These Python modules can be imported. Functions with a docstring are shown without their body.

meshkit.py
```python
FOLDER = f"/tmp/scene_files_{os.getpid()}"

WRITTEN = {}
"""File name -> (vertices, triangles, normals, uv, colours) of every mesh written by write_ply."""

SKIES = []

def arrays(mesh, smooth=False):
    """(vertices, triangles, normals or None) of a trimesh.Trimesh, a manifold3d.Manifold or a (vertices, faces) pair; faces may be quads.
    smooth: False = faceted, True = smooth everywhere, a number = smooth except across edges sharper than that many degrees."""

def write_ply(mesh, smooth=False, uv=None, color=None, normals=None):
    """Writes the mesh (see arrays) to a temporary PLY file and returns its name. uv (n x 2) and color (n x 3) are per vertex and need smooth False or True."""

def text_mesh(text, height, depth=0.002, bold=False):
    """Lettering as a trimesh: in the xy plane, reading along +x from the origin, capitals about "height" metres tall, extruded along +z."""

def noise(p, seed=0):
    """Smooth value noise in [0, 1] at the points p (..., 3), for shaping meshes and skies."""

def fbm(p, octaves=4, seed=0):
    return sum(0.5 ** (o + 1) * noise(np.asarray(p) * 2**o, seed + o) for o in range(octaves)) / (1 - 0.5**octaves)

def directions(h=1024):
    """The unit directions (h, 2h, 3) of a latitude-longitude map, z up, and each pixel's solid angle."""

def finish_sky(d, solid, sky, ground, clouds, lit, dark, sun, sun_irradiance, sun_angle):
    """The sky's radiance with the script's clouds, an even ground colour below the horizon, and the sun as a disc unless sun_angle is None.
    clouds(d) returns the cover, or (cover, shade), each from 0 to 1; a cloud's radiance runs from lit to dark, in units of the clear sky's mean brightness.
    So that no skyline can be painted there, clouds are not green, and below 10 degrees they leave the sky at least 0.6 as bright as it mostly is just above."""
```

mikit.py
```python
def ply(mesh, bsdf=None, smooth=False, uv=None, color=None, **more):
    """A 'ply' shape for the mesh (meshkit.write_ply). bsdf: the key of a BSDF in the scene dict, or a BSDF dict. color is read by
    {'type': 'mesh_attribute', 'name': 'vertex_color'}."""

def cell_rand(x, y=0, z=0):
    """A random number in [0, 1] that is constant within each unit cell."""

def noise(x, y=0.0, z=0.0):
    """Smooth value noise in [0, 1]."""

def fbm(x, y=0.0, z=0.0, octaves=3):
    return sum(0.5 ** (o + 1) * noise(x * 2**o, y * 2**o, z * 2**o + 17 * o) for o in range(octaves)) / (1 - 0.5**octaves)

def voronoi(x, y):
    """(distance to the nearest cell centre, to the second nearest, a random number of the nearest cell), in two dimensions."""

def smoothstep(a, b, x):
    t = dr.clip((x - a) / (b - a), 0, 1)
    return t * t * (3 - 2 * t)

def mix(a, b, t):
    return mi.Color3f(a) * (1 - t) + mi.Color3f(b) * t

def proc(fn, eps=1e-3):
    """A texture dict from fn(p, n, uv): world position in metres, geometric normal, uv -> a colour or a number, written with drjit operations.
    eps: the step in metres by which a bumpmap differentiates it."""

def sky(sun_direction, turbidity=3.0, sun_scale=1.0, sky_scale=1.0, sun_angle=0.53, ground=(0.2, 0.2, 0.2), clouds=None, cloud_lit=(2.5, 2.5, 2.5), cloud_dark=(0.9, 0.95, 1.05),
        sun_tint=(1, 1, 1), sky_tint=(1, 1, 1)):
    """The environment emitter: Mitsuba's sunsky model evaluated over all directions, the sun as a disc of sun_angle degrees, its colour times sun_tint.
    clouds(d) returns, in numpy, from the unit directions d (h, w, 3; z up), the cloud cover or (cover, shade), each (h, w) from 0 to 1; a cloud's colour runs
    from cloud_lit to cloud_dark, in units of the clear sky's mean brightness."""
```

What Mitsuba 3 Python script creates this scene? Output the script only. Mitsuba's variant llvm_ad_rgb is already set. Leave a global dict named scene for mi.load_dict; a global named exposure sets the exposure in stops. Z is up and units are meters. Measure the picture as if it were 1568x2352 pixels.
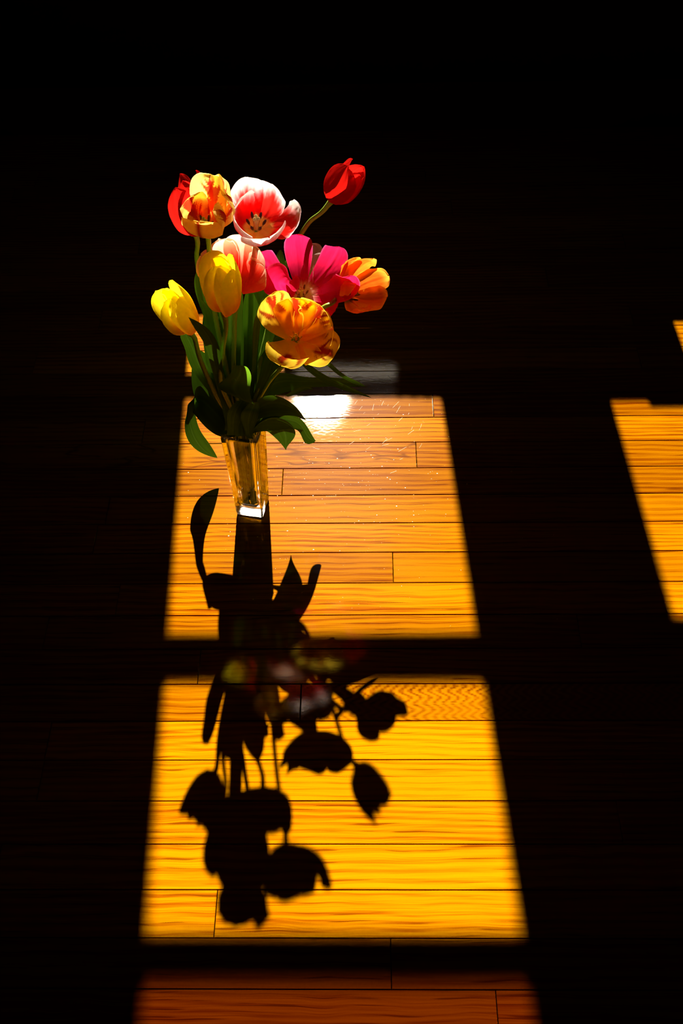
import math, random
import numpy as np, trimesh
import drjit as dr
import mitsuba as mi
import mikit, meshkit
from scipy.interpolate import PchipInterpolator, CubicSpline

random.seed(7); rng = np.random.default_rng(7)
T = mi.ScalarTransform4f
scene, labels = {}, {}

# ---------------------------------------------------------------- camera
FOCAL, W_PX, H_PX = 2500.0, 1568, 2352
PITCH, ROLL, YAW, CAM_H = 0.87042, -0.03008, -0.03147, 1.29275
CAM = np.array([0, 0, CAM_H])
FWD = np.array([math.sin(YAW) * math.cos(PITCH), math.cos(YAW) * math.cos(PITCH), -math.sin(PITCH)])
_r = np.array([math.cos(YAW), -math.sin(YAW), 0.0]); _u = np.cross(_r, FWD)
RGT = _r * math.cos(ROLL) + _u * math.sin(ROLL)
UPV = -_r * math.sin(ROLL) + _u * math.cos(ROLL)
scene['camera'] = {'type': 'perspective', 'fov': math.degrees(2 * math.atan(W_PX / 2 / FOCAL)), 'fov_axis': 'x', 'near_clip': 0.05, 'far_clip': 100.0,
                   'to_world': T().look_at(origin=CAM.tolist(), target=(CAM + FWD).tolist(), up=UPV.tolist())}
# ---------------------------------------------------------------- sun and sky
SUN_EL, SUN_AZ = math.radians(43.1), 0.053          # the sun stands beyond the window wall (+y), a touch to the left
SUN = np.array([-math.sin(SUN_AZ) * math.cos(SUN_EL), math.cos(SUN_AZ) * math.cos(SUN_EL), math.sin(SUN_EL)])
scene['sky'] = mikit.sky(SUN.tolist(), turbidity=4.0, sun_scale=1.0, sky_scale=0.04, sun_angle=0.53, ground=(0.03, 0.03, 0.025))
exposure = 3.7


# ---------------------------------------------------------------- helpers
def struct(key, d, **more):
    scene[key] = d
    labels[key] = {'kind': 'structure', **more}


def numbered(name):
    key, i = name, 0
    while key in scene or key in labels or any(k.startswith(key + '__') for k in scene):
        i += 1; key = f'{name}_{i:03d}'
    return key


def box(x0, x1, y0, y1, z0, z1):
    return trimesh.creation.box(bounds=[[x0, y0, z0], [x1, y1, z1]])


def ray(px, py):
    d = FWD * FOCAL + (px - 784) * RGT - (py - 1176) * UPV
    return d


def at(px, py, Y):
    """World point at depth Y (metres into the room) seen at that place of the frame."""
    d = ray(px, py)
    return CAM + d * (Y / d[1])


def hit_plane(px, py, P, n):
    d = ray(px, py)
    return CAM + d * (np.dot(P - CAM, n) / np.dot(d, n))


def unit(v):
    v = np.asarray(v, float)
    return v / max(np.linalg.norm(v), 1e-12)


def grid_mesh(P):
    nu, nv = P.shape[:2]
    i = np.arange(nu * nv).reshape(nu, nv)
    f = np.stack([i[:-1, :-1], i[1:, :-1], i[1:, 1:], i[:-1, 1:]], -1).reshape(-1, 4)
    return P.reshape(-1, 3), f


# ---------------------------------------------------------------- materials
def rgb(*c): return {'type': 'rgb', 'value': list(c)}


WOODS = {}


def wood(p, n, uv):
    k = dr.floor((uv.x + 5.0) / 10.0)
    X, Y = uv.x - 10.0 * k, uv.y
    s1, s2, s3 = mikit.cell_rand(k, 3), mikit.cell_rand(k, 7), mikit.cell_rand(k, 11)
    yy = Y + s1 * 3.0
    kind = dr.floor(k / 16.0) - 3.0 * dr.floor(dr.floor(k / 16.0) / 3.0)        # 0 plain, 1 curly, 2 with a dark cathedral figure
    tone = (k - 16.0 * dr.floor(k / 16.0)) / 15.0
    curly, dark = dr.select(dr.abs(kind - 1.0) < 0.5, 1.0, 0.0), dr.select(dr.abs(kind - 2.0) < 0.5, 1.0, 0.0)
    warp = mikit.fbm(X * 3.0 + s2 * 40, yy * 14.0, s3 * 9, 2) - 0.5
    jit = (mikit.noise(X * 30.0, yy * 30.0, s1 * 5) - 0.5) * 0.004 + curly * (mikit.noise(X * 9.0, yy * 40.0, 3.1) - 0.5) * 0.010 + curly * 0.0011 * dr.sin(X * 430.0 + 7.0 * mikit.noise(X * 12.0, yy * 22.0, 2.2))
    ring = 0.5 + 0.5 * dr.sin(yy * (420 + 320 * s2) + warp * (6 + 16 * s3) + jit * (300 + 1000 * curly))
    ring = dr.lerp(ring, 0.5 + 0.5 * dr.sin(X * 480.0 + 2.6 * dr.sin(yy * 330.0 + 3.0 * mikit.noise(X * 15.0, yy * 20.0)) + 7.0 * mikit.noise(X * 12.0, yy * 22.0, 2.2)), curly)
    fine = mikit.noise(X * 17.0 + s3 * 50, (yy + jit) * 620.0, s2 * 4)
    fine2 = mikit.noise(X * 34.0 + s1 * 50, (yy + jit) * 1250.0, s1 * 4)
    broad = mikit.fbm(X * 3.0 + s3 * 20, yy * 30.0, s1, 2)
    t = (0.24 + 0.3 * curly) * ring + (0.38 - 0.25 * curly) * fine + 0.22 * fine2 + 0.42 * broad
    t = mikit.smoothstep(0.20, 0.88, t)
    pore = mikit.smoothstep(0.60, 0.78, mikit.noise(X * 22.0 + s2 * 70, (yy + jit) * 760.0, 3.3)) * mikit.smoothstep(0.50, 0.28, broad * 0.5 + ring * 0.4)
    c = mikit.mix((0.25, 0.050, 0.0002), (0.48, 0.185, 0.0006), t)
    c = mikit.mix(c, (0.13, 0.022, 0.0002), pore * 0.75)
    vv = mikit.fbm(X * 10.0 + yy * 25.0, yy * 40.0 - X * 6.0, 4.4, 3)
    c = mikit.mix(c, (0.12, 0.026, 0.0004), dark * mikit.smoothstep(0.045, 0.0, dr.abs(vv - 0.52)) * mikit.smoothstep(0.3, 0.6, mikit.noise(X * 14.0, yy * 90.0, 1.5)) * 0.7)
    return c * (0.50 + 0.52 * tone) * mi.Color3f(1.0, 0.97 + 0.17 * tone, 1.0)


def wood_bump(p, n, uv):
    k = dr.floor((uv.x + 5.0) / 10.0)
    X, Y = uv.x - 10.0 * k, uv.y
    a = mikit.fbm(X * 20.0, Y * 420.0, mikit.cell_rand(k, 5) * 9, 2)
    b = mikit.noise(X * 70.0, Y * 110.0)
    g = mikit.noise(X * 260.0, Y * 420.0, 7.7)
    return a * 0.000006 + b * 0.00001 + g * 0.000016


scene['wood_mat'] = {'type': 'bumpmap', 'arbitrary': mikit.proc(wood_bump, eps=4e-4), 'scale': 1.0,
                     'bsdf': {'type': 'blendbsdf', 'weight': 0.006,
                              'a': {'type': 'roughplastic', 'diffuse_reflectance': mikit.proc(wood), 'alpha': 0.007, 'int_ior': 1.6, 'distribution': 'beckmann'},
                              'b': {'type': 'roughplastic', 'diffuse_reflectance': mikit.proc(wood), 'alpha': 0.06, 'int_ior': 1.6, 'distribution': 'beckmann'}}}
scene['subfloor_mat'] = {'type': 'diffuse', 'reflectance': rgb(0.012, 0.006, 0.003)}
scene['wall_mat'] = {'type': 'twosided', 'bsdf': {'type': 'diffuse', 'reflectance': rgb(0.008, 0.008, 0.008)}}
scene['trim_mat'] = {'type': 'twosided', 'bsdf': {'type': 'diffuse', 'reflectance': rgb(0.03, 0.018, 0.012)}}
scene['cloth_mat'] = {'type': 'twosided', 'bsdf': {'type': 'diffuse', 'reflectance': rgb(0.03, 0.03, 0.035)}}
scene['sheer_mat'] = {'type': 'principledthin', 'base_color': rgb(0.90, 0.92, 0.97), 'roughness': 0.9, 'eta': 1.2, 'spec_trans': 0.0, 'diff_trans': 1.3}
scene['pane_mat'] = {'type': 'thindielectric', 'int_ior': 1.5}
scene['unseen_dim_pane_mat'] = {'type': 'thindielectric', 'int_ior': 1.5, 'specular_transmittance': rgb(0.24, 0.10, 0.06)}  # unseen top panes, tinted to dim and redden the nearest sun patch
scene['glass_mat'] = {'type': 'dielectric', 'int_ior': 1.5, 'ext_ior': 1.0}
scene['water_in_glass_mat'] = {'type': 'dielectric', 'int_ior': 1.33, 'ext_ior': 1.5}
scene['water_air_mat'] = {'type': 'dielectric', 'int_ior': 1.33, 'ext_ior': 1.0}
VC = {'type': 'mesh_attribute', 'name': 'vertex_color'}
scene['petal_mat'] = {'type': 'principledthin', 'base_color': VC, 'roughness': 0.45, 'eta': 1.35, 'spec_trans': 0.0, 'diff_trans': 1.4, 'sheen': 0.1}
scene['leaf_mat'] = {'type': 'principledthin', 'base_color': VC, 'roughness': 0.38, 'eta': 1.5, 'spec_trans': 0.0, 'diff_trans': 0.16}
scene['stem_mat'] = {'type': 'principled', 'base_color': VC, 'roughness': 0.4, 'specular': 0.5}
scene['dust_glint_mat'] = {'type': 'twosided', 'bsdf': {'type': 'diffuse', 'reflectance': rgb(0.85, 0.82, 0.8)}}

# ---------------------------------------------------------------- room shell
YW = 2.20                                            # inner face of the window wall
WT = 0.05                                            # wall thickness at the openings
X0, X1, YB, ZC = -2.6, 2.6, -2.4, 2.5
struct('floor', mikit.ply(box(X0, X1, YB, YW + WT, -0.06, -0.019), 'subfloor_mat'), label='dark hardwood strip floor with long honey-brown planks')
struct('ceiling', mikit.ply(box(X0, X1, YB, YW + WT, ZC, ZC + 0.05), 'wall_mat'))
struct('wall_left', mikit.ply(box(X0 - 0.05, X0, YB, YW + WT, -0.06, ZC + 0.05), 'wall_mat'))
struct('wall_right', mikit.ply(box(X1, X1 + 0.05, YB, YW + WT, -0.06, ZC + 0.05), 'wall_mat'))
struct('wall_rear', mikit.ply(box(X0 - 0.05, X1 + 0.05, YB - 0.05, YB, -0.06, ZC + 0.05), 'wall_mat'))

COT = 1 / math.tan(SUN_EL); YF, BAR = YW + 0.004, 0.022
def bar(near, far): return ((YF + BAR - far) / COT, (YF - near) / COT)          # height of a rail whose shade lies between those depths
WIN = [dict(x0=-0.350, x1=0.087, z0=(YW - 1.56) / COT, z1=2.16, bars=[bar(1.340, 1.403), bar(0.775, 0.861), bar(0.376, 0.441)], cover=(-0.181, 0.091), shade=1.340),
       dict(x0=0.372, x1=0.960, z0=(YW - 1.53) / COT, z1=2.16, bars=[bar(1.326, 1.41), bar(0.800, 0.886), bar(0.376, 0.441)], cover=(0.36, 0.528), shade=1.36)]
from shapely.geometry import box as sbox
shape = sbox(X0, -0.06, X1, ZC + 0.05)
for w in WIN:
    shape = shape.difference(sbox(w['x0'] - 0.0, w['z0'] - 0.0, w['x1'] + 0.0, w['z1']))
wm = trimesh.creation.extrude_polygon(shape, WT, engine='earcut')
wm.apply_transform([[1, 0, 0, 0], [0, 0, -1, YW + WT], [0, 1, 0, 0], [0, 0, 0, 1]])
struct('wall_window', mikit.ply(wm, 'wall_mat'))
for i, w in enumerate(WIN):
    key = f'window_{i + 1}'
    labels[key] = {'kind': 'structure'}
    yf = YF
    for j, (a, b) in enumerate(w['bars']):
        scene[f'{key}__sash_rail' + (f'_{j:03d}' if j else '')] = mikit.ply(box(w['x0'], w['x1'], yf, yf + BAR, a, b), 'trim_mat')
    edges = [w['z0']] + [q for ab in w['bars'] for q in ab] + [w['z1']]
    for j in range(0, len(edges), 2):
        P = np.array([[w['x0'], yf + 0.018, edges[j]], [w['x1'], yf + 0.018, edges[j]], [w['x1'], yf + 0.018, edges[j + 1]], [w['x0'], yf + 0.018, edges[j + 1]]])
        scene[f'{key}__pane' + (f'_{j // 2:03d}' if j else '')] = mikit.ply((P, [[0, 1, 2], [0, 2, 3]]), 'unseen_dim_pane_mat' if j == len(edges) - 2 else 'pane_mat')
    # unseen half curtains, block sun at lower panes; the left one mirrors pale
    cx = np.linspace(*w['cover'], 90); zt = (YW - 0.012 - w['shade']) / COT; zm = zt - 0.10 if i == 0 else 0.5
    cz = np.linspace(zm, zt, 8)
    P = np.stack(np.broadcast_arrays(cx[:, None], YW - 0.012 + 0.0012 * np.sin(cx[:, None] * 260), cz[None] + 0.004 * np.sin(cx[:, None] * 17) * (cz[None] - zm) / (zt - zm)), -1)
    scene[f'{key}__unseen_curtain'] = mikit.ply(grid_mesh(P), 'cloth_mat' if i else 'sheer_mat', smooth=True)
    if i == 0:
        scene[f'{key}__unseen_sun_board'] = mikit.ply(box(w['cover'][0], w['x1'] + 0.02, YW - 0.016, YW - 0.004, 0.5, zm + 0.004), 'trim_mat')  # unseen dark board, placed to stop sun below the sheer
    sl = trimesh.creation.extrude_polygon(sbox(0, 0, 0.068, 0.026).buffer(-0.004).buffer(0.004), 0.016, engine='earcut')
    sl.apply_transform([[1, 0, 0, w['x0'] + (0.062 if i else 0.19)], [0, 0, -1, yf + 0.026], [0, 1, 0, w['bars'][0][1] - (0.001 if i else 0.013)], [0, 0, 0, 1]])
    scene[f'{key}__sash_lock'] = mikit.ply(sl, 'trim_mat')
struct('baseboard_window', mikit.ply(box(X0, X1, YW - 0.014, YW, 0.0, 0.11), 'trim_mat'))

# unseen dark blocks outside both windows, placed to hold back skylight and its reflection
struct('unseen_sky_block', mikit.ply(box(1.0, 9.0, 5.6, 12.0, -1.0, 9.5), 'trim_mat'))  # out of view, darkens the sky mirrored through the right window
struct('unseen_sky_block_001', mikit.ply(box(-9.0, -0.95, 5.6, 12.0, -1.0, 9.5), 'trim_mat'))  # left block, added to keep the unlit floor dark
struct('unseen_sky_block_002', mikit.ply(box(-9.0, 9.0, 12.0, 14.0, -1.0, 7.6), 'trim_mat'))  # end block, added to cut off the low sky

# ---------------------------------------------------------------- floor planks
PW, SEAM0 = 0.05715, 1.29532
def fx(px, py):
    d = ray(px, py); return (CAM + d * (-CAM_H / d[2]))[0]
JOINTS = {0: [fx(994.5, 935)], -1: [], 2: [fx(955.7, 1043)], 3: [fx(648.7, 1105)], 6: [fx(902.3, 1305)], 15: [fx(495.4, 2096)], 16: [fx(897, 2170)]}
WAVY = {}
plank_n = 0


def plank(x0, x1, y0, y1, seed):
    g, c, zt, zb = 0.00045, 0.0006, 0.0, -0.018
    x0 += g; x1 -= g; y0 += g; y1 -= g
    v = []
    for (dx, z) in ((0, zb), (0, zt - c), (c, zt)):
        v += [[x0 + dx, y0 + dx, z], [x1 - dx, y0 + dx, z], [x1 - dx, y1 - dx, z], [x0 + dx, y1 - dx, z]]
    f = []
    for L in range(2):
        for k in range(4):
            a, b = L * 4 + k, L * 4 + (k + 1) % 4
            f += [[a, b, b + 4], [a, b + 4, a + 4]]
    f += [[8, 9, 10], [8, 10, 11]]
    v = np.array(v)
    uv = np.stack([(v[:, 0] - (x0 + x1) / 2) + 10.0 * seed, v[:, 1] + 0 * v[:, 0]], -1)
    return (v, np.array(f)), uv


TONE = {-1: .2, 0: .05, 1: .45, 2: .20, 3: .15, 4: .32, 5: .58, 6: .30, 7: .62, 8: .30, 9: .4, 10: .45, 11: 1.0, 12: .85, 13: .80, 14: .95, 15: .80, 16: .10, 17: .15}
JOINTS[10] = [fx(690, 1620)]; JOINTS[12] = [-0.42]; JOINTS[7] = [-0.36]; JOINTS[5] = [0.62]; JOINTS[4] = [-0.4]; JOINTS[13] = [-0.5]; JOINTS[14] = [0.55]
for row in range(-15, 24):
    ya, yb = SEAM0 - PW * row, SEAM0 - PW * (row - 1)          # row lies between seam row-1 (far) and seam row (near)
    if yb > YW: ya, yb = min(ya, YW), YW
    if yb - ya < 0.01: continue
    cuts = list(JOINTS.get(row, []))
    lo, hi = -1.0 - rng.uniform(0, .3), 1.1 + rng.uniform(0, .3)
    if cuts:
        left, right = cuts[0], cuts[-1]
    else:
        s = rng.uniform(0.62, 0.95) if row % 2 else rng.uniform(-0.75, -0.42)
        cuts = [s]; left = right = s
    x = left - rng.uniform(0.75, 1.1)
    while x > lo: cuts.append(x); x -= rng.uniform(0.5, 1.0)
    x = right + rng.uniform(0.75, 1.1)
    while x < hi: cuts.append(x); x += rng.uniform(0.5, 1.0)
    xs = sorted([lo] + cuts + [hi])
    for a, b in zip(xs[:-1], xs[1:]):
        if b - a < 0.05: continue
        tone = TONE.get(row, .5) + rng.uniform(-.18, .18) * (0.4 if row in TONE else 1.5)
        kind = 1 if (row == 10 and a > -0.3) else 2 if row == 2 and a < 0 < b + .2 else 0
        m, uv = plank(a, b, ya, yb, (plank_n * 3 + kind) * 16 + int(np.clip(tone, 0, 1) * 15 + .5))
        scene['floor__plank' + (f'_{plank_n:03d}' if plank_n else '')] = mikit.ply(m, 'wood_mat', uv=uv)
        plank_n += 1

# ---------------------------------------------------------------- glass vase
VX, VY = -0.1727, 1.101
VROT, VB, VT, VH = math.radians(-10), 0.0425, 0.0545, 0.177
WATER_Z = 0.062


def rsq(half, rad, n=6):
    """Points of a rounded square, counter-clockwise."""
    pts = []
    for q in range(4):
        a0 = q * math.pi / 2
        cx, cy = [(1, 1), (-1, 1), (-1, -1), (1, -1)][q]
        for k in range(n + 1):
            a = a0 + k / n * math.pi / 2
            pts.append((cx * (half - rad) + rad * math.cos(a), cy * (half - rad) + rad * math.sin(a)))
        nx, ny = [(-1, 1), (-1, -1), (1, -1), (1, 1)][q]; e = half - rad                  # points along the straight side
        p, r = np.array(pts[-1]), np.array((nx * e + (0 if q % 2 == 0 else nx * rad), ny * e + (ny * rad if q % 2 == 0 else 0)))
        pts += [tuple(p + (r - p) * k / 10) for k in range(1, 10)]
    return np.array(pts)


def rings(levels, cap0=False, cap1=False, flip=False):
    V, F = [], []
    n = None
    for (half, rad, z) in levels:
        p = rsq(half, rad); n = len(p); V.append(np.column_stack([p, np.full(n, z)]))
    V = np.vstack(V)
    for L in range(len(levels) - 1):
        for k in range(n):
            a, b = L * n + k, L * n + (k + 1) % n
            F += [[a, b, b + n], [a, b + n, a + n]]
    for on, L in ((cap0, 0), (cap1, len(levels) - 1)):
        if on:
            V = np.vstack([V, [[0, 0, levels[L][2]]]]); c = len(V) - 1
            for k in range(n):
                a, b = L * n + k, L * n + (k + 1) % n
                F.append([c, b, a] if L == 0 else [c, a, b])
    F = np.array(F)
    if flip: F = F[:, ::-1]
    c, s = math.cos(VROT), math.sin(VROT)
    V = np.column_stack([VX + V[:, 0] * c - V[:, 1] * s, VY + V[:, 0] * s + V[:, 1] * c, V[:, 2]])
    return V, F


def out_half(z): return (VB + (VT - VB) * z / VH) / 2
def in_half(z): return out_half(z) - 0.0052 - 0.002 * max(0, 1 - z / VH)
z0 = 0.0006
outer = [(out_half(0) - 0.0022, 0.003, z0), (out_half(0) - 0.0006, 0.003, z0 + 0.0008), (out_half(0.0026), 0.0032, z0 + 0.0026)] + [(out_half(z), 0.0035, z) for z in np.linspace(0.01, VH - 0.0022, 12)] + \
        [(out_half(VH) - 0.0006, 0.0035, VH - 0.0006), (out_half(VH) - 0.002, 0.003, VH)]
inner_hi = [(in_half(z), 0.0075, z) for z in np.linspace(WATER_Z, VH - 0.002, 10)] + [(in_half(VH) + 0.0012, 0.0075, VH)]
bz = 0.020
inner_lo = [(in_half(bz) - 0.008, 0.004, bz), (in_half(bz) - 0.0035, 0.0055, bz + 0.001), (in_half(bz) - 0.001, 0.007, bz + 0.0035)] + [(in_half(z), 0.0075, z) for z in np.linspace(bz + 0.007, WATER_Z, 24)]
def cat(*ms):
    V, F, o = [], [], 0
    for v, f in ms: V.append(v); F.append(np.asarray(f) + o); o += len(v)
    return np.vstack(V), np.vstack(F)
rim = rings([outer[-1], inner_hi[-1]])
def knobbly(m, amp, zmax):
    V, F = m; V = V.copy()
    k = amp * np.clip((zmax - V[:, 2]) / (zmax * .4), 0, 1)[:, None]
    V[:, :2] += k * (np.stack([meshkit.noise(V * 260, 1), meshkit.noise(V * 260, 2)], -1) - .5)
    return V, F
outer = outer[:3] + [(out_half(z), 0.0035, z) for z in np.linspace(0.004, VH - 0.0022, 60)] + outer[-2:]
scene['base_glass_mat'] = {'type': 'roughdielectric', 'int_ior': 1.5, 'ext_ior': 1.0, 'alpha': 0.035, 'distribution': 'ggx'}
outer = outer[:3] + [(out_half(z), 0.0035, z) for z in np.linspace(0.0035, 0.027, 14)] + [o for o in outer[3:] if o[2] > 0.0275]
kb = next(i for i, o in enumerate(outer) if o[2] > 0.026)
scene['glass_vase__base'] = mikit.ply(trimesh.Trimesh(*knobbly(rings(outer[:kb + 1], cap0=True), .0010, .075), process=True), 'base_glass_mat', smooth=35)
body = cat(knobbly(rings(outer[kb:]), .0010, .075), rim, rings(inner_hi, flip=True))
scene['glass_vase__body'] = mikit.ply(trimesh.Trimesh(*body, process=True), 'glass_mat', smooth=35)
scene['glass_vase__water'] = mikit.ply(trimesh.Trimesh(*knobbly(rings(inner_lo, cap0=True), .0006, .055), process=True), 'water_in_glass_mat', smooth=35)
top = rings([(in_half(WATER_Z), 0.0075, WATER_Z), (in_half(WATER_Z) - 0.001, 0.0075, WATER_Z - 0.0003)], cap1=True)
top = (top[0], top[1])
scene['glass_vase__water__surface'] = mikit.ply(top, 'water_air_mat')
labels['glass_vase'] = {'label': 'square clear glass vase on the sunlit wood floor, holding the tulips', 'category': 'vase'}
labels['glass_vase__water'] = {'label': 'shallow clear water in the bottom of the vase'}

# ---------------------------------------------------------------- tulips
WTAB = {'round': ([0, .08, .2, .35, .5, .65, .78, .88, .95, .985, 1], [.30, .42, .60, .80, .94, 1, .96, .82, .58, .34, .04]),
        'point': ([0, .08, .2, .35, .5, .62, .75, .86, .94, .98, 1], [.30, .42, .62, .84, .97, 1, .90, .66, .36, .16, .02]),
        'wide': ([0, .08, .2, .35, .5, .65, .8, .9, .96, .99, 1], [.34, .50, .70, .87, .96, 1, .98, .86, .62, .36, .05])}
NU, NV = 56, 33


def petal_mesh(P0, axis, tip, W, bulge, kind='round', rc=None, curl=0.0, ruffle=0.0, twist=0.0, rib=0.0008, seed=0, low=0.9, curlstart=.72, foot=0.004, face=0.0):
    d = tip - P0
    h = float(np.dot(d, axis)); rv = d - h * axis; rt = np.linalg.norm(rv); e = unit(rv)
    side = np.cross(axis, e)
    r0 = foot
    B = [np.array([r0, 0.0]), np.array([r0 + (rt + bulge) * low * 0.62 + 0.004, h * 0.02 - 0.001]), np.array([rt + bulge, h * 0.62]), np.array([rt, h])]
    u = np.linspace(0, 1, NU)[:, None]; v = np.linspace(-1, 1, NV)
    b = [(1 - u) ** 3, 3 * u * (1 - u) ** 2, 3 * u * u * (1 - u), u ** 3]
    c2 = sum(bb * p for bb, p in zip(b, B))
    k = np.clip((u[:, 0] - curlstart) / (1 - curlstart), 0, 1) ** 2
    c2[:, 0] += curl * k; c2[:, 1] -= abs(curl) * 0.35 * k ** 2
    t2 = np.gradient(c2, axis=0); t2 /= np.linalg.norm(t2, axis=1)[:, None]
    Tn = t2[:, :1] * e + t2[:, 1:] * axis
    C = P0 + c2[:, :1] * e + c2[:, 1:] * axis
    N = np.cross(side[None].repeat(NU, 0), Tn)                        # towards the flower's axis
    N *= np.sign((N @ -e + N @ axis * 0.6).sum() or 1)
    if face:
        cd = CAM - C; cd = cd - (cd * Tn).sum(1)[:, None] * Tn; cd /= np.linalg.norm(cd, axis=1)[:, None]
        k = abs(face) * np.clip(u / .5, 0, 1)
        N = N * (1 - k) + cd * np.sign(face) * k; N /= np.linalg.norm(N, axis=1)[:, None]
    S = np.cross(Tn, N)
    tw = twist * u[:, 0] ** 1.5
    S2 = S * np.cos(tw)[:, None] + N * np.sin(tw)[:, None]; N2 = -S * np.sin(tw)[:, None] + N * np.cos(tw)[:, None]
    w = W / 2 * PchipInterpolator(*WTAB[kind])(u[:, 0])
    rcu = (rc if rc else 0.03) * (0.55 + 0.45 * np.clip(u[:, 0] / 0.35, 0, 1))
    rcu = rcu[:, None]
    ang = v[None] * w[:, None] / rcu
    lat, dep = rcu * np.sin(ang), rcu * (1 - np.cos(ang))
    nz = meshkit.fbm(np.stack(np.broadcast_arrays(u * 3.0, v[None] * 1.6 + 5, np.full_like(u, seed * 3.7)), -1), 3) - 0.5
    wob = ruffle * (np.abs(v[None]) ** 2.2) * np.sin(u * (19 + seed % 4) + seed * 2.1 + np.sign(v[None]) * 1.3) * np.clip(u * 1.6 - .3, 0, 1)
    dep = dep - rib * np.exp(-(v[None] / 0.10) ** 2) * np.sin(np.pi * np.clip(u, 0, 1)) + wob + nz * 0.0035 * (0.3 + u) + 0.04 * rib * np.cos(v[None] * 26)
    P = C[:, None] + lat[..., None] * S2[:, None] + dep[..., None] * N2[:, None]
    edge = ruffle * 0.9 * (meshkit.noise(np.stack(np.broadcast_arrays(v[None] * 5 + seed, u * 2, u * 0 + seed), -1)) - .5)
    P = P + (edge * np.clip(u * 4 - 3, 0, 1))[..., None] * Tn[:, None]
    return P, u[:, 0], v


def mixc(a, b, t):
    t = np.clip(t, 0, 1)[..., None]
    return np.asarray(a) * (1 - t) + np.asarray(b) * t


def sm(a, b, x):
    t = np.clip((x - a) / (b - a), 0, 1); return t * t * (3 - 2 * t)


def streak(U, V, seed, fu=2.5, fv=26):
    ang = V / (0.35 + 0.65 * np.clip(U, 0, 1))
    return meshkit.fbm(np.stack([U * fu, ang * fv / 4, np.full_like(U, seed * 5.3)], -1), 4)


def col_yellow(U, V, s):
    c = mixc((0.96, 0.52, 0.004), (1.0, 0.88, 0.015), sm(.15, .75, U))
    return c * (0.92 + 0.16 * streak(U, V, s))[..., None]


def col_red(U, V, s):
    c = mixc((0.48, 0.006, 0.004), (0.67, 0.014, 0.010), streak(U, V, s))
    return c


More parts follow.
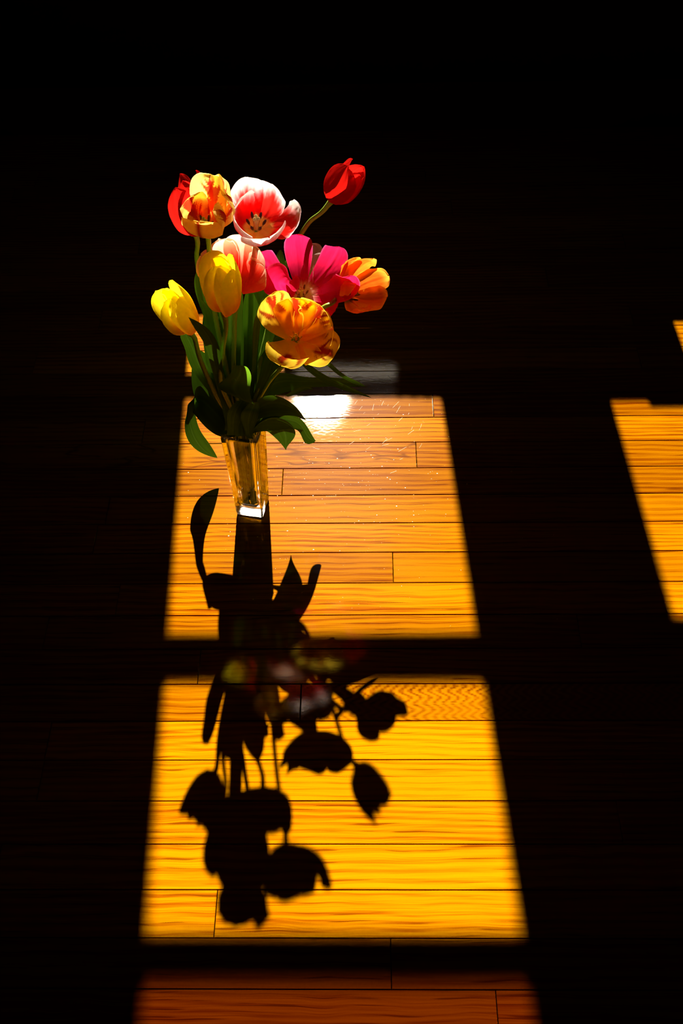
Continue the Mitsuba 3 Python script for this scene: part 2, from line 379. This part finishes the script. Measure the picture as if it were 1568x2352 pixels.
def col_white(U, V, s):                                 # white with a red flame rising from the heart
    n = streak(U, V, s)
    a = sm(.95, .50, U + 0.30 * np.abs(V) ** 1.6 + (n - .5) * .38)
    c = mixc((0.97, 0.93, 0.95), (0.96, 0.42, 0.46), sm(.0, .45, a))
    c = mixc(c, (0.86, 0.02, 0.015), sm(.35, 1.0, a))
    c = mixc(c, (0.95, 0.62, 0.16), sm(.20, .12, U + .05 * (n - .5)))
    return c


def col_salmon(U, V, s):
    n = streak(U, V, s)
    c = mixc((0.72, 0.06, 0.035), (0.88, 0.38, 0.28), sm(.30, .62, U - .08 * np.abs(V) + (n - .5) * .3))
    c = mixc(c, (0.88, 0.60, 0.47), sm(.60, .85, U))
    return c


def col_pink(U, V, s):
    n = streak(U, V, s, 2, 40)
    c = mixc((0.70, 0.004, 0.065), (0.78, 0.018, 0.12), n)
    c = mixc(c, (0.86, 0.09, 0.27), sm(.72, 1.0, np.abs(V) ** 2 * .8 + U * .25 - .05))
    c = mixc((0.97, 0.86, 0.72), c, sm(.05, .17, U + (n - .5) * .10))
    return c


def col_cream(U, V, s):
    return mixc((0.93, 0.88, 0.74), (0.95, 0.93, 0.90), U) * (0.95 + 0.1 * streak(U, V, s))[..., None]


def col_orange(U, V, s):
    n = streak(U, V, s)
    c = mixc((0.74, 0.11, 0.008), (0.88, 0.29, 0.02), sm(.25, .8, n * .5 + np.abs(V) * .55))
    c = mixc(c, (0.96, 0.44, 0.05), sm(.75, 1.0, U))
    return mixc((0.25, 0.14, 0.02), c, sm(.04, .14, U))


def col_flame(U, V, s):                                  # orange-yellow petals with dark red flashes
    n = streak(U, V, s, 2.2, 30)
    c = mixc((1.0, 0.50, 0.014), (1.0, 0.78, 0.06), sm(.3, .95, U + .25 * np.abs(V)))
    A = np.abs(V)
    mid = np.exp(-((V - 0.06 * np.sin(U * 4 + s)) / (0.12 + 0.26 * np.clip(n - .25, 0, 1))) ** 2) * sm(.24, .38, U) * sm(1.0, .94, U)
    n2 = meshkit.fbm(np.stack([(U - A * .9) * 5.5, A * .8 + (V > 0) * 7, np.full_like(U, s * 1.7)], -1), 3)
    fl = sm(.56, .61, n2) * sm(.36, .5, U) * sm(.98, .88, U) * sm(1.0, .7, A)
    return mixc(c, (0.34, 0.006, 0.003), np.clip(mid * 1.4 + fl * .9, 0, .97))


def col_stripe(U, V, s):                                 # yellow petals feathered with dark red
    A = np.abs(V)
    n = meshkit.fbm(np.stack([(U - A * .7) * 9, A * 1.4 + (V > 0) * 5, np.full_like(U, s * 3.1)], -1), 4)
    m = .42 - A + (n - .5) * 1.5
    fl = sm(0, .10, m) * sm(.08, .3, U + (n - .5) * .3) * sm(1.0, .86, U + (n - .5) * .2)
    c = mixc((0.98, 0.74, 0.10), (1.0, 0.84, 0.22), U)
    c = mixc(c, (0.97, 0.34, 0.01), sm(.50, .15, U) * .6)
    red = mixc((0.75, 0.05, 0.006), (0.40, 0.010, 0.006), sm(.3, .7, U))
    return mixc(c, red, np.clip(np.exp(-(V / 0.05) ** 2) * sm(1, .97, U) * .8 + fl * .95, 0, 1))


def col_stripe_front(U, V, s):
    return mixc(col_stripe(U * .3, V * 0 + 1, s) * 0 + np.array([.99, .76, .16]), (0.42, 0.01, 0.006), np.exp(-((V - .05) / .13) ** 2) * sm(.2, .4, U) + sm(.12, 0, U) * .5)


def tube(path, radii, n=12):
    path = np.asarray(path, float); t = np.gradient(path, axis=0); t /= np.linalg.norm(t, axis=1)[:, None]
    a = unit(np.cross(t[0], [0.3, 1, 0.2])); V = []
    for k in range(len(path)):
        a = unit(a - np.dot(a, t[k]) * t[k]); b = np.cross(t[k], a)
        th = np.arange(n) / n * 2 * math.pi
        V.append(path[k] + radii[k] * (np.cos(th)[:, None] * a + np.sin(th)[:, None] * b))
    V = np.vstack(V); F = []
    for k in range(len(path) - 1):
        for i in range(n):
            p, q = k * n + i, k * n + (i + 1) % n
            F += [[p, q, q + n], [p, q + n, p + n]]
    V = np.vstack([V, path[:1], path[-1:]]); m = len(path) * n
    for i in range(n):
        F += [[m, (i + 1) % n, i], [m + 1, m - n + i, m - n + (i + 1) % n]]
    return V, np.array(F)


def blob(c, r, axis, stretch):
    s = trimesh.creation.icosphere(subdivisions=2, radius=1.0)
    a = unit(axis); M = np.eye(3) * r + np.outer(a, a) * r * (stretch - 1)
    return s.vertices @ M.T + c, s.faces


def flat_color(m, c, noise=0.0):
    v = np.asarray(m[0])
    return np.tile(np.asarray(c, float), (len(v), 1)) * (1 + noise * (meshkit.fbm(v * 60, 3) - .5))[:, None]


MOUTH = np.array([VX, VY, VH])


def tulip(label, base, Y, axis, color, petals, stem, foot_at=(0, 0), mouth_at=(0, 0), heart=None, opts=None, group=None):
    key = numbered('tulip'); opts = opts or {}
    labels[key] = {'label': label, 'category': 'tulip'}
    axis = unit(axis); P0 = at(base[0], base[1], Y)
    for i, pt in enumerate(petals):
        px, py, h, W, bulge = pt[:5]
        o = {**opts, **(pt[5] if len(pt) > 5 else {})}
        cf = o.pop('color', color)
        tip = hit_plane(px, py, P0 + axis * h / 1000, axis)
        P, u, v = petal_mesh(P0 + axis * (0.0006 * (i % 3)), axis, tip, W / 1000, bulge / 1000, seed=i + len(labels), **o)
        U, V = np.meshgrid(u, v, indexing='ij')
        c = np.clip(cf(U, V, i + len(labels) * 1.7), 0, 1)
        scene[f'{key}__petal' + (f'_{i:03d}' if i else '')] = mikit.ply(grid_mesh(P), 'petal_mat', smooth=True, color=c.reshape(-1, 3))
    # stem: from the water, past the vase mouth, up to the flower
    foot = np.array([VX + foot_at[0], VY + foot_at[1], 0.0245]); m = MOUTH + np.array([mouth_at[0], mouth_at[1], 0])
    mids = [at(*q) for q in reversed(stem)]
    pts = np.array([foot, foot * .5 + m * .5, m, *mids, P0 - axis * 0.012, P0 + axis * 0.001])
    d = np.r_[0, np.cumsum(np.linalg.norm(np.diff(pts, axis=0), axis=1) ** .8)]
    tt = np.linspace(0, d[-1], 70); path = PchipInterpolator(d, pts)(tt)
    rad = np.interp(tt / d[-1], [0, .4, .93, .975, 1], [.0034, .0034, .0030, .0034, .0046])
    sm_ = tube(path, rad)
    f = np.r_[np.repeat(tt / d[-1], 12), 0, 1]
    scc = opts.get('stem_color', None)
    c = mixc((0.10, 0.19, 0.02), (0.20, 0.34, 0.035), f)
    scene[f'{key}__stem'] = mikit.ply(sm_, 'stem_mat', smooth=True, color=c)
    if heart:
        pc, ac, hs = heart
        q = 0.026 * hs
        pm = cat(tube([P0, P0 + axis * q * .5, P0 + axis * q], np.array([.0030, .0031, .0030]) * hs), *[blob(P0 + axis * (q + .001) + 0.0028 * hs * (math.cos(a) * unit(np.cross(axis, [1, .2, .1])) + math.sin(a) * unit(np.cross(axis, np.cross(axis, [1, .2, .1])))), .0027 * hs, axis, 1.1) for a in (0, 2.1, 4.2)])
        scene[f'{key}__pistil'] = mikit.ply(pm, 'stem_mat', smooth=True, color=flat_color(pm, pc))
        ex = unit(np.cross(axis, [1, .2, .1])); ey = np.cross(axis, ex)
        for k in range(6):
            a = k * math.pi / 3 + .3; dr_ = math.cos(a) * ex + math.sin(a) * ey
            p1 = P0 + (axis * .010 + dr_ * .009) * hs; p2 = P0 + (axis * .021 + dr_ * .0125) * hs
            sm2 = cat(tube([P0 + dr_ * .003, p1], [.0009, .0007], 6))
            an = blob((p1 + p2) / 2 + axis * .002 * hs, .0019 * hs, p2 - p1, 3.6)
            n = '' if k == 0 else f'_{k:03d}'
            scene[f'{key}__stamen{n}'] = mikit.ply(sm2, 'stem_mat', smooth=True, color=flat_color(sm2, (.5, .42, .12)))
            scene[f'{key}__stamen{n}__anther'] = mikit.ply(an, 'stem_mat', smooth=True, color=flat_color(an, ac))
    return key


def leaf(owner, rows, fold=0.10, wave=0.0, tone=1.0):
    """rows: (left x, left y, left Y, right x, right y, right Y) from the base to the tip; lofted, folded along the midrib."""
    L = np.array([at(r[0], r[1], r[2]) for r in rows]); R = np.array([at(r[3], r[4], r[5]) for r in rows])
    d = np.r_[0, np.cumsum(np.linalg.norm(np.diff((L + R) / 2, axis=0), axis=1) ** .7)]; d /= d[-1]
    s = np.linspace(0, 1, 48); nv = 17; v = np.linspace(-1, 1, nv)
    l, r = PchipInterpolator(d, L)(s) if len(rows) < 3 else CubicSpline(d, L)(s), CubicSpline(d, R)(s)
    c = (l + r) / 2; h = (r - l) / 2
    t = np.gradient(c, axis=0); n = np.cross(t, h); n /= np.maximum(np.linalg.norm(n, axis=1)[:, None], 1e-9)
    n *= np.sign((n @ (CAM - c.mean(0))).sum())
    wd = np.linalg.norm(h, axis=1)
    dep = -fold * wd[:, None] * 2 * (1 - np.abs(v[None]) ** 1.5) + wave * np.sin(s[:, None] * 14) * v[None] ** 2
    P = c[:, None] + v[None, :, None] * h[:, None] + dep[..., None] * n[:, None]
    U, V = np.meshgrid(s, v, indexing='ij')
    vein = meshkit.noise(np.stack([U * 2, V * 14, U * 0 + len(scene)], -1))
    col = mixc((0.06, 0.155, 0.006), (0.09, 0.22, 0.010), vein) * tone
    col = mixc(col, (0.12, 0.27, 0.03), np.exp(-(V / .05) ** 2) * .6)
    k = f'{owner}__leaf'; i = 0
    while k in scene: i += 1; k = f'{owner}__leaf_{i:03d}'
    scene[k] = mikit.ply(grid_mesh(P), 'leaf_mat', smooth=True, color=np.clip(col, 0, 1).reshape(-1, 3))


def lrow(l, r, Yl, Yr=None): return (l[0], l[1], Yl, r[0], r[1], Yr if Yr is not None else Yl)


# --- red tulip behind the striped one
t_red = tulip('dark red closed tulip at the upper left, behind the yellow one striped with red', (446, 533), 1.135, (-.22, .05, 1), col_red,
    [(414, 399, 82, 46, 8, dict(rc=.028)), (451, 391, 84, 40, 6), (403, 430, 78, 44, 10), (432, 432, 78, 40, 6), (452, 440, 76, 40, 6), (420, 415, 80, 38, 5)],
    [(452, 600, 1.15), (470, 700, 1.135), (505, 850, 1.12)], (-.006, .006), (-.012, .008), opts=dict(kind='point', rc=.026))
# --- yellow tulip feathered with red
t_str = tulip('yellow tulip feathered with dark red, petals curling in, upper left of the bunch', (474, 531), 1.075, (0, -.34, .94), col_stripe,
    [(478, 410, 56, 50, 5, dict(curl=.008, kind='wide', curlstart=.8)), (503, 403, 60, 36, 8, dict(kind='point')), (522, 440, 50, 38, 9, dict(curl=-.006)), (437, 443, 48, 38, 9, dict(curl=-.005)), (458, 503, 38, 54, 9, dict(curl=.003, kind='wide', rc=.04, color=col_stripe_front)), (504, 478, 42, 36, 9, dict(curl=-.008))],
    [(481, 590, 1.085), (490, 700, 1.10), (520, 850, 1.10)], (.004, .004), (-.008, .002), heart=((.55, .5, .12), (.12, .05, .03), .8), opts=dict(rc=.030, ruffle=.0016))
# --- white tulip with red flames
t_whi = tulip('wide open white tulip with a red flamed heart, top centre of the bunch', (588, 526), 1.10, (.10, -.40, .90), col_white,
    [(565, 409, 54, 42, 8, dict(twist=.1)), (624, 421, 56, 48, 9), (684, 488, 44, 52, 8, dict(curl=.003)), (612, 531, 40, 66, 12, dict(curl=.008, kind='wide')), (547, 500, 42, 54, 9, dict(curl=.005, kind='wide')), (556, 447, 50, 42, 9, dict(curl=-.003))],
    [(577, 572, 1.135), (572, 640, 1.17), (565, 860, 1.14)], (.008, .004), (.002, .004), heart=((.80, .72, .25), (.03, .015, .03), .9), opts=dict(rc=.036, ruffle=.0012))
# --- red bud on its own
t_bud = tulip('single red tulip bud leaning out alone to the upper right', (762, 461), 1.185, (.62, 0, .79), col_red,
    [(809, 364, 63, 40, 8), (836, 383, 60, 42, 7), (808, 394, 52, 46, 11, dict(rc=.03, kind='round')), (830, 381, 61, 38, 6), (798, 380, 60, 40, 8), (825, 400, 55, 36, 8)],
    [(708, 513, 1.22), (665, 590, 1.25), (604, 800, 1.17)], (.010, .008), (.010, .008), opts=dict(kind='point', rc=.026))
# --- salmon tulip
t_sal = tulip('pale salmon and white tulip half hidden behind the tall yellow tulip', (546, 670), 1.085, (0, -.34, .94), col_salmon,
    [(549, 539, 62, 46, 8), (502, 550, 58, 46, 9), (586, 563, 56, 38, 8), (596, 612, 34, 50, 13, dict(curl=.005)), (461, 586, 46, 40, 10), (515, 640, 30, 44, 11)],
    [(540, 720, 1.09), (538, 770, 1.09), (537, 860, 1.09)], (-.002, .008), (-.004, .006), opts=dict(rc=.032))
# --- cream tulip behind the pink one
t_cre = tulip('white tulip showing only petal edges behind the open magenta tulip', (733, 668), 1.20, (.1, -.25, .95), col_cream,
    [(711, 559, 56, 40, 6), (779, 616, 46, 40, 6), (745, 580, 54, 40, 6), (720, 620, 44, 36, 6), (752, 650, 40, 38, 6), (700, 600, 48, 36, 6)],
    [(715, 745, 1.175), (650, 830, 1.14), (590, 930, 1.12)], (.009, .002), (.014, .006), opts=dict(rc=.034))
# --- magenta tulip
t_pin = tulip('wide open magenta pink tulip with splayed petals, right of the bunch', (692, 680), 1.163, (.03, -.45, .89), col_pink,
    [(683, 538, 56, 39, 5), (776, 567, 50, 40, 5, dict(face=.4)), (802, 634, 62, 38, 5, dict(face=.8)), (766, 710, 12, 32, 8, dict(curl=.002)), (599, 580, 52, 36, 8, dict(curl=.002, face=.5)), (657, 634, 56, 52, 16, dict(curl=-.003, face=-.9))],
    [(655, 745, 1.155), (612, 840, 1.125), (580, 930, 1.105)], (.006, -.004), (.008, 0), heart=((.70, .55, .20), (.20, .08, .03), .75), opts=dict(rc=.05, ruffle=.0007, rib=.0010))
# --- orange tulip
t_ora = tulip('orange open tulip facing right at the right edge of the bunch', (795, 680), 1.15, (.74, -.42, .52), col_orange,
    [(856, 595, 46, 38, 7), (892, 633, 52, 36, 5), (889, 682, 46, 36, 6), (846, 708, 34, 42, 9, dict(curl=.003)), (818, 655, 32, 32, 11), (820, 596, 30, 36, 9, dict(curl=.002))],
    [(755, 700, 1.135), (690, 760, 1.13), (620, 860, 1.12)], (.010, -.002), (.014, .002), heart=((.25, .2, .05), (.03, .02, .02), .7), opts=dict(rc=.034, ruffle=.0016))
# --- yellow tulip, centre
t_yel = tulip('tall closed yellow tulip in the middle of the bunch, before the salmon one', (515, 721), 1.04, (-.04, -.03, 1), col_yellow,
    [(484, 577, 84, 46, 10), (535, 588, 80, 46, 9), (505, 617, 70, 54, 13, dict(curl=-.004, kind='round', rc=.030)), (508, 588, 78, 42, 8), (494, 612, 72, 44, 9), (524, 625, 70, 44, 11)],
    [(512, 800, 1.05), (507, 880, 1.065)], (-.004, -.006), (-.006, -.004), opts=dict(rc=.027))
# --- yellow tulip, left
t_yll = tulip('closed yellow tulip leaning out at the far left of the bunch', (436, 764), 1.06, (-.44, -.10, 1), col_yellow,
    [(398, 644, 72, 46, 8), (358, 668, 68, 42, 8), (384, 661, 68, 40, 7), (372, 690, 60, 44, 9, dict(curl=-.004)), (410, 690, 58, 46, 9, dict(curl=-.004)), (392, 690, 60, 38, 5)],
    [(455, 810, 1.065), (492, 900, 1.075)], (-.008, -.004), (-.014, 0), opts=dict(rc=.025))
# --- flamed orange-yellow tulip in front
t_fla = tulip('large open orange-yellow tulip with red flashes, lowest in front, facing us', (680, 780), 1.085, (.05, -.52, .85), col_flame,
    [(624, 694, 42, 54, 8, dict(curl=.010, curlstart=.62)), (676, 684, 42, 60, 7), (734, 702, 40, 58, 7), (762, 752, 36, 56, 9), (738, 798, 34, 60, 11, dict(curl=.019, curlstart=.68)), (658, 806, 34, 62, 11, dict(curl=.019, curlstart=.68))],
    [(655, 832, 1.09), (615, 880, 1.095), (580, 950, 1.10)], (.004, -.008), (.010, -.004), heart=((.85, .50, .08), (.75, .40, .08), .6), opts=dict(rc=.045, ruffle=.0012, kind='wide'))

# ---------------------------------------------------------------- leaves
R = lrow
# far left, arching from the mouth and hanging to the floor
leaf(t_yll, [R((512, 1004), (540, 1003), 1.09), R((480, 988), (520, 935), 1.11, 1.12), R((455, 962), (468, 888), 1.13, 1.14), R((434, 945), (446, 915), 1.175, 1.15), R((424, 980), (455, 978), 1.17, 1.16), R((436, 1018), (474, 1010), 1.172, 1.165), R((464, 1041), (490, 1034), 1.175, 1.17), R((498, 1052), (499, 1051), 1.175, 1.175)])
leaf(t_yll, [R((515, 990), (530, 985), 1.09), R((475, 895), (500, 880), 1.09), R((436, 838), (478, 845), 1.09), R((424, 800), (462, 812), 1.09), R((414, 772), (444, 782), 1.085), R((420, 758), (428, 758), 1.085)])
leaf(t_yel, [R((520, 990), (545, 990), 1.085), R((498, 890), (520, 880), 1.07), R((482, 833), (512, 850), 1.05), R((468, 788), (503, 800), 1.03), R((452, 762), (484, 762), 1.02), R((433, 729), (436, 730), 1.015)])
leaf(t_red, [R((520, 990), (540, 990), 1.10), R((500, 860), (524, 850), 1.11), R((478, 760), (515, 780), 1.12), R((455, 692), (500, 705), 1.125), R((446, 645), (488, 645), 1.13), R((462, 604), (470, 603), 1.135)])
leaf(t_str, [R((528, 990), (545, 990), 1.095), R((500, 850), (520, 850), 1.10), R((476, 762), (513, 760), 1.105), R((466, 715), (500, 725), 1.105), R((460, 690), (465, 690), 1.105)])
leaf(t_whi, [R((550, 990), (575, 990), 1.10), R((556, 880), (590, 870), 1.12), R((560, 790), (594, 790), 1.13), R((558, 720), (600, 730), 1.135), R((562, 680), (597, 685), 1.14), R((578, 650), (584, 650), 1.14)])
leaf(t_sal, [R((555, 985), (575, 985), 1.10), R((575, 880), (585, 870), 1.11), R((580, 790), (594, 775), 1.10, 1.12), R((585, 730), (603, 715), 1.10, 1.12), R((603, 685), (606, 684), 1.12)])
leaf(t_whi, [R((560, 985), (585, 985), 1.105), R((562, 850), (600, 840), 1.17), R((570, 760), (612, 750), 1.20), R((585, 690), (640, 685), 1.225), R((604, 640), (655, 630), 1.24), R((642, 574), (646, 575), 1.25)])
leaf(t_sal, [R((543, 1002), (568, 1002), 1.085), R((533, 930), (570, 930), 1.10), R((528, 872), (574, 870), 1.10), R((536, 840), (566, 842), 1.08), R((520, 868), (577, 866), 1.05), R((500, 886), (574, 893), 1.035), R((524, 905), (578, 919), 1.03), R((583, 927), (585, 928), 1.03)], fold=.05)
leaf(t_yel, [R((520, 1000), (548, 1004), 1.075), R((521, 962), (552, 968), 1.06), R((528, 938), (562, 940), 1.055), R((545, 920), (566, 922), 1.06)])
leaf(t_fla, [R((566, 1006), (584, 1009), 1.068), R((553, 960), (586, 975), 1.05), R((560, 940), (595, 942), 1.045), R((574, 925), (594, 926), 1.06), R((570, 940), (582, 942), 1.075)], fold=.06)
leaf(t_ora, [R((570, 1000), (590, 1000), 1.10), R((592, 905), (612, 915), 1.11), R((628, 860), (640, 906), 1.12), R((690, 864), (692, 893), 1.11), R((760, 867), (760, 888), 1.105), R((836, 887), (837, 888), 1.10)])
leaf(t_ora, [R((655, 908), (660, 911), 1.10), R((680, 893), (684, 903), 1.10), R((700, 888), (702, 896), 1.10), R((718, 893), (719, 895), 1.10)])
leaf(t_cre, [R((690, 834), (700, 826), 1.09), R((728, 868), (736, 855), 1.085), R((780, 893), (786, 881), 1.08), R((854, 914), (856, 915), 1.075)])
leaf(t_cre, [R((730, 823), (738, 815), 1.08), R((763, 850), (769, 843), 1.08), R((788, 869), (796, 864), 1.08), R((812, 881), (816, 874), 1.08), R((838, 888), (840, 888), 1.08)])
leaf(t_pin, [R((575, 1000), (585, 1003), 1.085), R((592, 918), (596, 962), 1.07), R((638, 910), (640, 955), 1.06), R((672, 928), (672, 955), 1.06), R((692, 950), (689, 960), 1.065), R((702, 964), (703, 965), 1.07)], fold=.14)
leaf(t_fla, [R((572, 998), (578, 1006), 1.085), R((605, 945), (592, 992), 1.09), R((655, 945), (640, 988), 1.10), R((690, 962), (682, 988), 1.11), R((710, 988), (698, 1014), 1.115), R((725, 1013), (722, 1016), 1.12)], fold=.12)
leaf(t_pin, [R((572, 1000), (570, 1006), 1.085), R((640, 960), (604, 988), 1.10), R((678, 992), (628, 1002), 1.11), R((669, 1014), (644, 1018), 1.115), R((657, 1033), (656, 1034), 1.12)], fold=.10)
leaf(t_pin, [R((565, 995), (585, 995), 1.10), R((578, 920), (606, 925), 1.105), R((600, 850), (640, 852), 1.115), R((620, 795), (655, 800), 1.125), R((648, 760), (652, 760), 1.13)])

# broad leaves on the window side of the bunch
leaf(t_red, [R((540, 1000), (560, 1000), 1.11), R((490, 900), (545, 895), 1.15), R((470, 810), (535, 800), 1.17), R((465, 740), (515, 735), 1.18), R((480, 690), (484, 690), 1.185)])
leaf(t_str, [R((545, 1000), (570, 1000), 1.11), R((520, 880), (580, 880), 1.15), R((510, 790), (575, 790), 1.18), R((520, 720), (565, 720), 1.19), R((545, 670), (549, 670), 1.195)])
leaf(t_bud, [R((550, 1000), (580, 1000), 1.11), R((555, 890), (612, 880), 1.14), R((602, 800), (645, 790), 1.165), R((612, 735), (645, 730), 1.18), R((630, 690), (634, 690), 1.185)])
leaf(t_yll, [R((530, 1000), (560, 1000), 1.11), R((480, 960), (540, 930), 1.14), R((445, 905), (510, 870), 1.16), R((440, 850), (490, 830), 1.175), R((446, 800), (450, 800), 1.18)])
leaf(t_cre, [R((560, 1000), (590, 1000), 1.11), R((585, 940), (630, 915), 1.14), R((620, 890), (660, 868), 1.16), R((690, 872), (692, 874), 1.17)])

leaf(t_sal, [R((535, 1000), (560, 1000), 1.10), R((505, 850), (552, 850), 1.115), R((500, 740), (556, 740), 1.12), R((504, 665), (556, 660), 1.125), R((530, 612), (536, 612), 1.13)])

# ---------------------------------------------------------------- dust and scratch glints on the varnish
pts = []
for _ in range(420):
    x, y = rng.normal(0.02, 0.15), rng.normal(1.18, 0.15)
    if -0.3 < x < 0.6 and 0.4 < y < 1.6: pts.append((x, y))
V, F = [], []
for (x, y) in pts:
    s = trimesh.creation.icosphere(subdivisions=0, radius=float(rng.choice([.0004, .0006, .0010], p=[.5, .35, .15])))
    F.append(s.faces + sum(map(len, V))); V.append(s.vertices * rng.uniform(.6, 1.3, 3) * [1, 1, .5] + [x, y, s.bounds[1][2] * .1])
GL = CAM + ray(745, 890) * (-CAM_H / ray(745, 890)[2])                       # pale slivers circling the sun glare, standing for scratch glints
for _ in range(60):
    x, y = rng.normal(GL[0] + .06, 0.09), rng.normal(GL[1] - .05, 0.07)
    if y > 1.42 or x < -.28: continue
    a = math.atan2(y - GL[1], x - GL[0]) + math.pi / 2 + rng.normal(0, .25); l, w = rng.uniform(.002, .009), rng.uniform(.00008, .00016)
    b = trimesh.creation.box((2 * l, 2 * w, .00012)); b.apply_transform(trimesh.transformations.rotation_matrix(a, [0, 0, 1])); b.apply_translation([x, y, .00009])
    F.append(b.faces + sum(map(len, V))); V.append(b.vertices)
scene['dust_and_glints'] = mikit.ply((np.vstack(V), np.vstack(F)), 'dust_glint_mat')
labels['dust_and_glints'] = {'label': 'tiny pale dust specks, and slivers standing for scratch glints, on the glossy sunlit floor', 'category': 'dust', 'kind': 'stuff'}
